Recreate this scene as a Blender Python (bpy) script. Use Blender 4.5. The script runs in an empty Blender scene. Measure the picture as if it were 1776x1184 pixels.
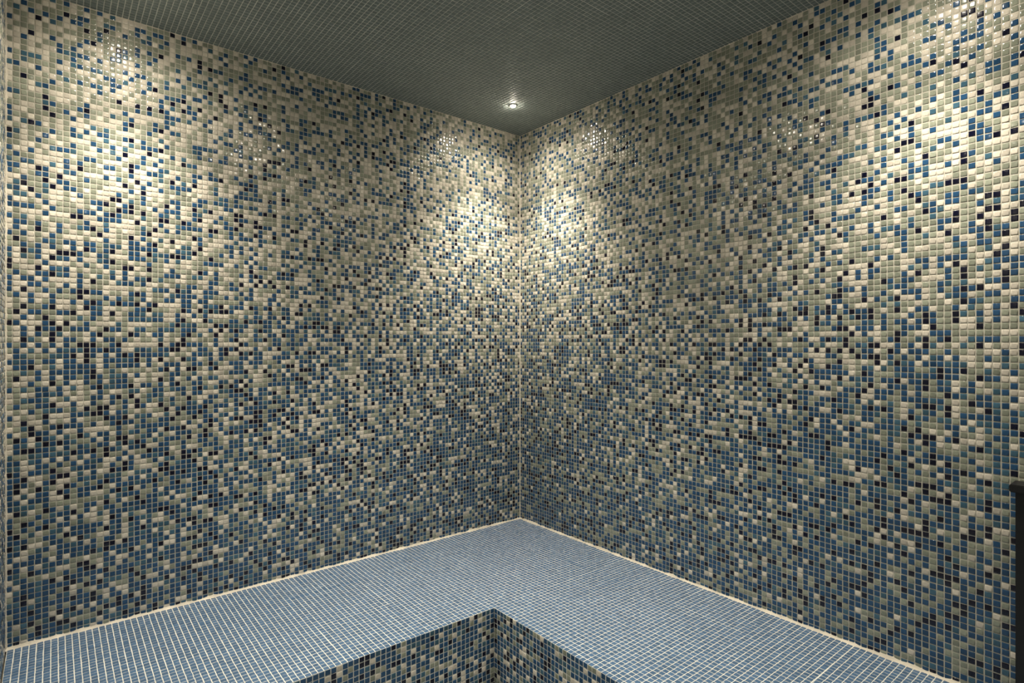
import bpy, math, random
import numpy as np
from mathutils import Vector
rng=np.random.default_rng(11)
scene=bpy.context.scene
scene.view_settings.view_transform='Standard'
scene.view_settings.look='None'

# ---------------- dimensions ----------------
BZ=0.48; NV=117; P=2.0/NV; CZ=BZ+2.0
XL=-2.01; YB=-2.62
BD=0.705
CAMZ=1.406

# ---------------- materials ----------------
def nodes(m):
    m.use_nodes=True
    nt=m.node_tree; nt.nodes.clear()
    o=nt.nodes.new('ShaderNodeOutputMaterial'); b=nt.nodes.new('ShaderNodeBsdfPrincipled')
    nt.links.new(b.outputs[0],o.inputs[0]); return nt,b
def glass_tile_mat(name,rough,spec=0.5):
    m=bpy.data.materials.new(name); nt,b=nodes(m)
    a=nt.nodes.new('ShaderNodeAttribute'); a.attribute_name='Col'
    tc=nt.nodes.new('ShaderNodeTexCoord')
    n=nt.nodes.new('ShaderNodeTexNoise'); n.inputs['Scale'].default_value=160; n.inputs['Detail'].default_value=2
    nt.links.new(tc.outputs['Object'],n.inputs['Vector'])
    mr=nt.nodes.new('ShaderNodeMapRange'); mr.inputs[3].default_value=0.82; mr.inputs[4].default_value=1.15
    nt.links.new(n.outputs['Fac'],mr.inputs[0])
    vm=nt.nodes.new('ShaderNodeVectorMath'); vm.operation='SCALE'
    nt.links.new(a.outputs['Color'],vm.inputs[0]); nt.links.new(mr.outputs[0],vm.inputs['Scale'])
    nt.links.new(vm.outputs[0],b.inputs['Base Color'])
    b.inputs['Roughness'].default_value=rough
    b.inputs['IOR'].default_value=1.5
    b.inputs['Specular IOR Level'].default_value=spec
    return m
def simple(name,col,rough=0.7,metal=0,scale=40,var=0.15,emit=None,es=0):
    m=bpy.data.materials.new(name); nt,b=nodes(m)
    tc=nt.nodes.new('ShaderNodeTexCoord')
    n=nt.nodes.new('ShaderNodeTexNoise'); n.inputs['Scale'].default_value=scale; n.inputs['Detail'].default_value=4
    nt.links.new(tc.outputs['Object'],n.inputs['Vector'])
    cr=nt.nodes.new('ShaderNodeValToRGB')
    cr.color_ramp.elements[0].position=0.3; cr.color_ramp.elements[1].position=0.7
    cr.color_ramp.elements[0].color=tuple(c*(1-var) for c in col)+(1,)
    cr.color_ramp.elements[1].color=tuple(min(1,c*(1+var)) for c in col)+(1,)
    nt.links.new(n.outputs['Fac'],cr.inputs[0]); nt.links.new(cr.outputs[0],b.inputs['Base Color'])
    b.inputs['Roughness'].default_value=rough; b.inputs['Metallic'].default_value=metal
    if emit:
        b.inputs['Emission Color'].default_value=emit+(1,); b.inputs['Emission Strength'].default_value=es
    return m
TILE=glass_tile_mat('glass_mosaic',0.13,0.6)
CTILE=glass_tile_mat('ceiling_mosaic',0.55,0.25)
GROUT=simple('cement_grout',(0.53,0.50,0.42),0.85,scale=9,var=0.15)
GROUTB=simple('bench_grout',(0.70,0.69,0.63),0.8,scale=9,var=0.12)
GROUTC=simple('ceiling_grout',(0.60,0.60,0.55),0.85,scale=9,var=0.15)
SIL=simple('sealant',(0.66,0.60,0.49),0.5,scale=20,var=0.2)
CHROME=simple('brushed_chrome',(0.30,0.30,0.28),0.45,1)
LENS=simple('lamp_lens',(1,0.9,0.7),0.3,emit=(1,0.90,0.74),es=520)
BLACK=simple('black_enamel',(0.008,0.008,0.009),0.45)

# ---------------- tile colours ----------------
WHITE=(0.71,0.65,0.55); GREEN=(0.30,0.32,0.25); BLUE=(0.023,0.078,0.17); TEAL=(0.055,0.13,0.19); NAVY=(0.004,0.005,0.020)
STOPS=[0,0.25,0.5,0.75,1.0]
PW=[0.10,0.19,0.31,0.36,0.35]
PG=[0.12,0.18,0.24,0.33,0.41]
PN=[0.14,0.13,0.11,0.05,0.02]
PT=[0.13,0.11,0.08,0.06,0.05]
def gradient(t,shift=0.0):
    t=np.asarray(t)
    w=np.interp(t,STOPS,PW)-shift; g=np.interp(t,STOPS,PG)+shift; n=np.interp(t,STOPS,PN); q=np.interp(t,STOPS,PT)
    r=rng.random(t.shape)
    out=np.empty(t.shape+(3,)); out[:]=BLUE
    out[r<w+g+n+q]=TEAL; out[r<w+g+n]=NAVY; out[r<w+g]=GREEN; out[r<w]=WHITE
    out*=rng.uniform(0.78,1.15,t.shape)[...,None]
    return np.clip(out,0,0.9)
def plain(col,var=0.15):
    def f(iu,iv,u,v):
        out=np.empty(u.shape+(3,)); out[:]=col
        out*=rng.uniform(1-var,1+var,u.shape)[...,None]
        return np.clip(out,0,0.9)
    return f
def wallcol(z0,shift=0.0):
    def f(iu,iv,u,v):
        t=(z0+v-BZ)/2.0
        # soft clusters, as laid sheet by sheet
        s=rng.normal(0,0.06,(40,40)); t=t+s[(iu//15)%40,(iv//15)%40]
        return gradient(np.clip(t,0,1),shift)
    return f

class MB:
    def __init__(s): s.v=[];s.f=[];s.c=[];s.m=[];s.n=0;s.sm=[]
    def quads(s,V,F,C,mat,smooth):
        s.v.append(V); s.f.append(F+s.n); s.c.append(C); s.m.append(np.full(len(F),mat)); s.sm.append(np.full(len(F),smooth)); s.n+=len(V)
    def box(s,a,b,mat=0):
        a=np.array(a);b=np.array(b)
        V=np.array([[ [a,b][i][0],[a,b][j][1],[a,b][k][2]] for i in (0,1) for j in (0,1) for k in (0,1)],float)
        F=np.array([[0,1,3,2],[4,6,7,5],[0,4,5,1],[2,3,7,6],[0,2,6,4],[1,5,7,3]])
        s.quads(V,F,np.full((8,3),0.4),mat,False)
    def tiles(s,o,u,v,lu,lv,colf,mat=1,mask=None,gap=0.075,tilt=0.032):
        o=np.array(o,float);u=np.array(u,float);v=np.array(v,float);nrm=np.cross(u,v)
        nu=max(1,round(lu/P)); nv=max(1,round(lv/P)); pu=lu/nu; pv=lv/nv
        iu,iv=np.meshgrid(np.arange(nu),np.arange(nv),indexing='ij'); iu=iu.ravel();iv=iv.ravel()
        cu=(iu+.5)*pu; cv=(iv+.5)*pv
        if mask is not None:
            k=mask(cu,cv); iu=iu[k];iv=iv[k];cu=cu[k];cv=cv[k]
        col=colf(iu,iv,cu,cv); N=len(cu)
        # sheets of tiles are never perfectly in line
        sh=rng.normal(0,0.0004,(60,60,2)); ju=sh[iu//15%60,iv//15%60,0]+rng.normal(0,.0002,N); jv=sh[iu//15%60,iv//15%60,1]+rng.normal(0,.0002,N)
        ta=rng.normal(0,tilt,N); tb=rng.normal(0,tilt,N); rot=rng.normal(0,0.01,N)
        hs=[(0.5-gap,-0.0003),(0.5-gap-.01,0.0006),(0.5-gap-.06,0.00105),(0.25,0.00115)]
        sg=[(-1,-1),(1,-1),(1,1),(-1,1)]
        V=np.empty((N,16,3))
        for r,(h,z) in enumerate(hs):
            for q,(a,b) in enumerate(sg):
                x=a*h*pu; y=b*h*pv
                xx=x-y*rot; yy=y+x*rot
                zz=z+(ta*x+tb*y if r>0 else 0)
                V[:,r*4+q]=o+np.outer(cu+ju+xx,u)+np.outer(cv+jv+yy,v)+np.outer(zz+np.zeros(N),nrm)
        fl=[]
        for r in range(3):
            for q in range(4):
                q2=(q+1)%4; fl.append([r*4+q,r*4+q2,(r+1)*4+q2,(r+1)*4+q])
        fl.append([12,13,14,15]); fl=np.array(fl)
        F=(fl[None]+ (np.arange(N)*16)[:,None,None]).reshape(-1,4)
        s.quads(V.reshape(-1,3),F,np.repeat(col,16,0),mat,True)
    def build(s,name,mats):
        V=np.concatenate(s.v);F=np.concatenate(s.f);C=np.concatenate(s.c)
        me=bpy.data.meshes.new(name)
        me.vertices.add(len(V)); me.vertices.foreach_set('co',V.ravel())
        me.loops.add(F.size); me.loops.foreach_set('vertex_index',F.ravel().astype(np.int32))
        me.polygons.add(len(F)); me.polygons.foreach_set('loop_start',np.arange(0,F.size,4,dtype=np.int32))
        me.polygons.foreach_set('material_index',np.concatenate(s.m).astype(np.int32))
        me.update(calc_edges=True)
        me.polygons.foreach_set('use_smooth',np.concatenate(s.sm))
        at=me.color_attributes.new('Col','FLOAT_COLOR','POINT')
        at.data.foreach_set('color',np.concatenate([C,np.ones((len(C),1))],1).ravel().astype(np.float32))
        for m in mats: me.materials.append(m)
        ob=bpy.data.objects.new(name,me); scene.collection.objects.link(ob); return ob

T=0.1
b=MB(); b.box((XL,0,0),(0,T,CZ)); b.tiles((XL,0,BZ),(1,0,0),(0,0,1),-XL,CZ-BZ,wallcol(BZ)); b.build('wall_back',[GROUT,TILE])
b=MB(); b.box((0,YB,0),(T,T,CZ)); b.tiles((0,0,BZ),(0,-1,0),(0,0,1),-YB,CZ-BZ,wallcol(BZ,0.06)); b.build('wall_right',[GROUT,TILE])
b=MB(); b.box((XL-T,YB,0),(XL,T,CZ)); b.tiles((XL,YB,BZ),(0,1,0),(0,0,1),-YB,CZ-BZ,wallcol(BZ)); b.build('wall_left',[GROUT,TILE])
b=MB(); b.box((XL-T,YB-T,0),(T,YB,CZ)); b.tiles((0,YB,0),(-1,0,0),(0,0,1),-XL,CZ,wallcol(0)); b.build('wall_front',[GROUT,TILE])
b=MB(); b.box((XL-T,YB-T,CZ),(T,T,CZ+T)); b.tiles((XL,0,CZ),(1,0,0),(0,-1,0),-XL,-YB,plain((0.20,0.235,0.225),0.08),tilt=0.015); b.build('ceiling',[GROUTC,CTILE])
b=MB(); b.box((XL-T,YB-T,-T),(T,T,0)); b.tiles((XL,YB,0),(1,0,0),(0,1,0),-XL-BD,-YB-BD,plain((0.06,0.12,0.2))); b.build('floor',[GROUT,TILE])

# bench (L-shaped)
b=MB()
g=0.004
x0,x1,x2=XL+g,-BD,-g; y0,y1,y2=YB+g,-BD,-g
V=np.array([[x0,y2],[x0,y1],[x1,y1],[x1,y0],[x2,y0],[x2,y1],[x2,y2],[x1,y2]],float)
Vt=np.array([[*p,BZ] for p in V]+[[*p,0.0] for p in V])
F=[[0,1,2,7],[7,2,5,6],[2,3,4,5]]
F+= [[q+8 for q in f][::-1] for f in F]
ring=[0,1,2,3,4,5,6,7]
for i in range(8):
    a,c=ring[i],ring[(i+1)%8]; F.append([a,a+8,c+8,c])
b.quads(Vt,np.array(F),np.full((16,3),.4),0,False)
bt=plain((0.078,0.145,0.25),0.14)
b.tiles((x0,-BD,BZ),(1,0,0),(0,1,0),-XL-2*g,BD-g,bt,gap=0.068,tilt=0.018)
b.tiles((-BD,y0,BZ),(1,0,0),(0,1,0),BD-g,-YB-BD-g,bt,gap=0.068,tilt=0.018)
fr=lambda iu,iv,u,v: gradient(np.full(u.shape,0.06))
b.tiles((x0,-BD,0),(1,0,0),(0,0,1),-XL-BD-g,BZ,fr)
b.tiles((-BD,-BD,0),(0,-1,0),(0,0,1),-YB-BD-g,BZ,fr)
b.build('tiled_bench',[GROUTB,TILE])

# sealant beads
def bead(name,a,c,out1,out2,r=0.006,wob=0.0012):
    a=Vector(a);c=Vector(c);o1=Vector(out1);o2=Vector(out2);L=(c-a).length;n=int(L/0.02)
    vs=[];fs=[]
    for i in range(n+1):
        p=a.lerp(c,i/n); k=r+random.uniform(-wob,wob)
        vs+= [p, p+o1*k, p+(o1+o2)*k*0.45, p+o2*k]
    for i in range(n):
        for q in range(4):
            q2=(q+1)%4; fs.append([i*4+q,i*4+q2,i*4+4+q2,i*4+4+q])
    fs.append([0,1,2,3]); fs.append([n*4+3,n*4+2,n*4+1,n*4])
    me=bpy.data.meshes.new(name); me.from_pydata(vs,[],fs); me.materials.append(SIL)
    ob=bpy.data.objects.new(name,me); scene.collection.objects.link(ob)
random.seed(3)
bead('trim_1',(0,0,BZ),(0,0,CZ),(-1,0,0),(0,-1,0),0.007,.0012)
bead('trim_2',(XL,0,BZ),(0,0,BZ),(0,-1,0),(0,0,1),0.009,.003)
bead('trim_3',(0,0,BZ),(0,YB,BZ),(-1,0,0),(0,0,1),0.009,.003)
bead('trim_4',(XL,0,CZ),(0,0,CZ),(0,-1,0),(0,0,-1),0.004)
bead('trim_5',(0,0,CZ),(0,YB,CZ),(-1,0,0),(0,0,-1),0.004)
bead('trim_6',(XL,0,BZ),(XL,0,CZ),(1,0,0),(0,-1,0),0.006)

# recessed downlights
def lathe(prof,n=40):
    vs=[];fs=[]
    for r,z in prof:
        for i in range(n):
            t=2*math.pi*i/n; vs.append((r*math.cos(t),r*math.sin(t),z))
    for k in range(len(prof)-1):
        for i in range(n):
            j=(i+1)%n; fs.append((k*n+i,k*n+j,(k+1)*n+j,(k+1)*n+i))
    return vs,fs
def downlight(x,y,w=72,spill=9):
    e=bpy.data.objects.new('recessed_downlight',None); scene.collection.objects.link(e); e.location=(x,y,CZ)
    vs,fs=lathe([(0.0118,-0.001),(0.0118,-0.0045),(0.0132,-0.0050),(0.0165,-0.0040),(0.020,-0.002),(0.020,0.0)])
    me=bpy.data.meshes.new('ring'); me.from_pydata(vs,[],fs); me.materials.append(CHROME)
    o=bpy.data.objects.new('ring',me); scene.collection.objects.link(o); o.parent=e
    vs,fs=lathe([(0.0001,-0.0105),(0.0045,-0.0100),(0.008,-0.0085),(0.0102,-0.0065),(0.0112,-0.004)]); 
    me=bpy.data.meshes.new('lens'); me.from_pydata(vs,[],fs); me.materials.append(LENS)
    o=bpy.data.objects.new('lens',me); scene.collection.objects.link(o); o.parent=e
    for nm,en,sz,bl in (('lamp',w,90,1.0),('lamp_spill',spill,160,0.8)):
        l=bpy.data.lights.new(nm,'SPOT'); l.energy=en; l.color=(1,0.92,0.775); l.spot_size=math.radians(sz); l.spot_blend=bl; l.shadow_soft_size=0.012
        lo=bpy.data.objects.new(nm,l); scene.collection.objects.link(lo); lo.parent=e; lo.location=(0,0,-0.026)
for x,y in [(-0.275,-0.28),(-1.72,-0.28),(-1.08,-0.98),(-0.30,-1.80),(-1.72,-1.80)]:
    downlight(x,y)

# black steam outlet unit standing on the bench against the right wall
import bmesh
bm=bmesh.new()
def addbox(a,c):
    r=bmesh.ops.create_cube(bm,size=1)
    for v in r['verts']:
        v.co=Vector(((a[i]+c[i])/2+v.co[i]*(c[i]-a[i]) for i in range(3)))
addbox((-0.06,-2.25,BZ+.003),(-0.004,-1.972,1.04))
addbox((-0.07,-2.26,1.036),(-0.004,-1.962,1.055))
for k in range(9): addbox((-0.07,-2.21,0.60+k*0.04),(-0.055,-2.01,0.615+k*0.04))
bmesh.ops.bevel(bm,geom=bm.edges[:],offset=0.002,segments=2,affect='EDGES')
me=bpy.data.meshes.new('steam_outlet_unit'); bm.to_mesh(me); bm.free(); me.materials.append(BLACK)
o=bpy.data.objects.new('steam_outlet_unit',me); scene.collection.objects.link(o)

# world
w=bpy.data.worlds.new('World'); scene.world=w; w.use_nodes=True
w.node_tree.nodes['Background'].inputs[0].default_value=(0.02,0.02,0.02,1)

# camera
cd=bpy.data.cameras.new('camera'); cd.lens=981/1776*36; cd.sensor_width=36; cd.clip_start=0.01
co=bpy.data.objects.new('camera',cd); scene.collection.objects.link(co)
co.location=(-1.896,-2.274,CAMZ); co.rotation_euler=(math.radians(90),0,math.radians(-39))
scene.camera=co
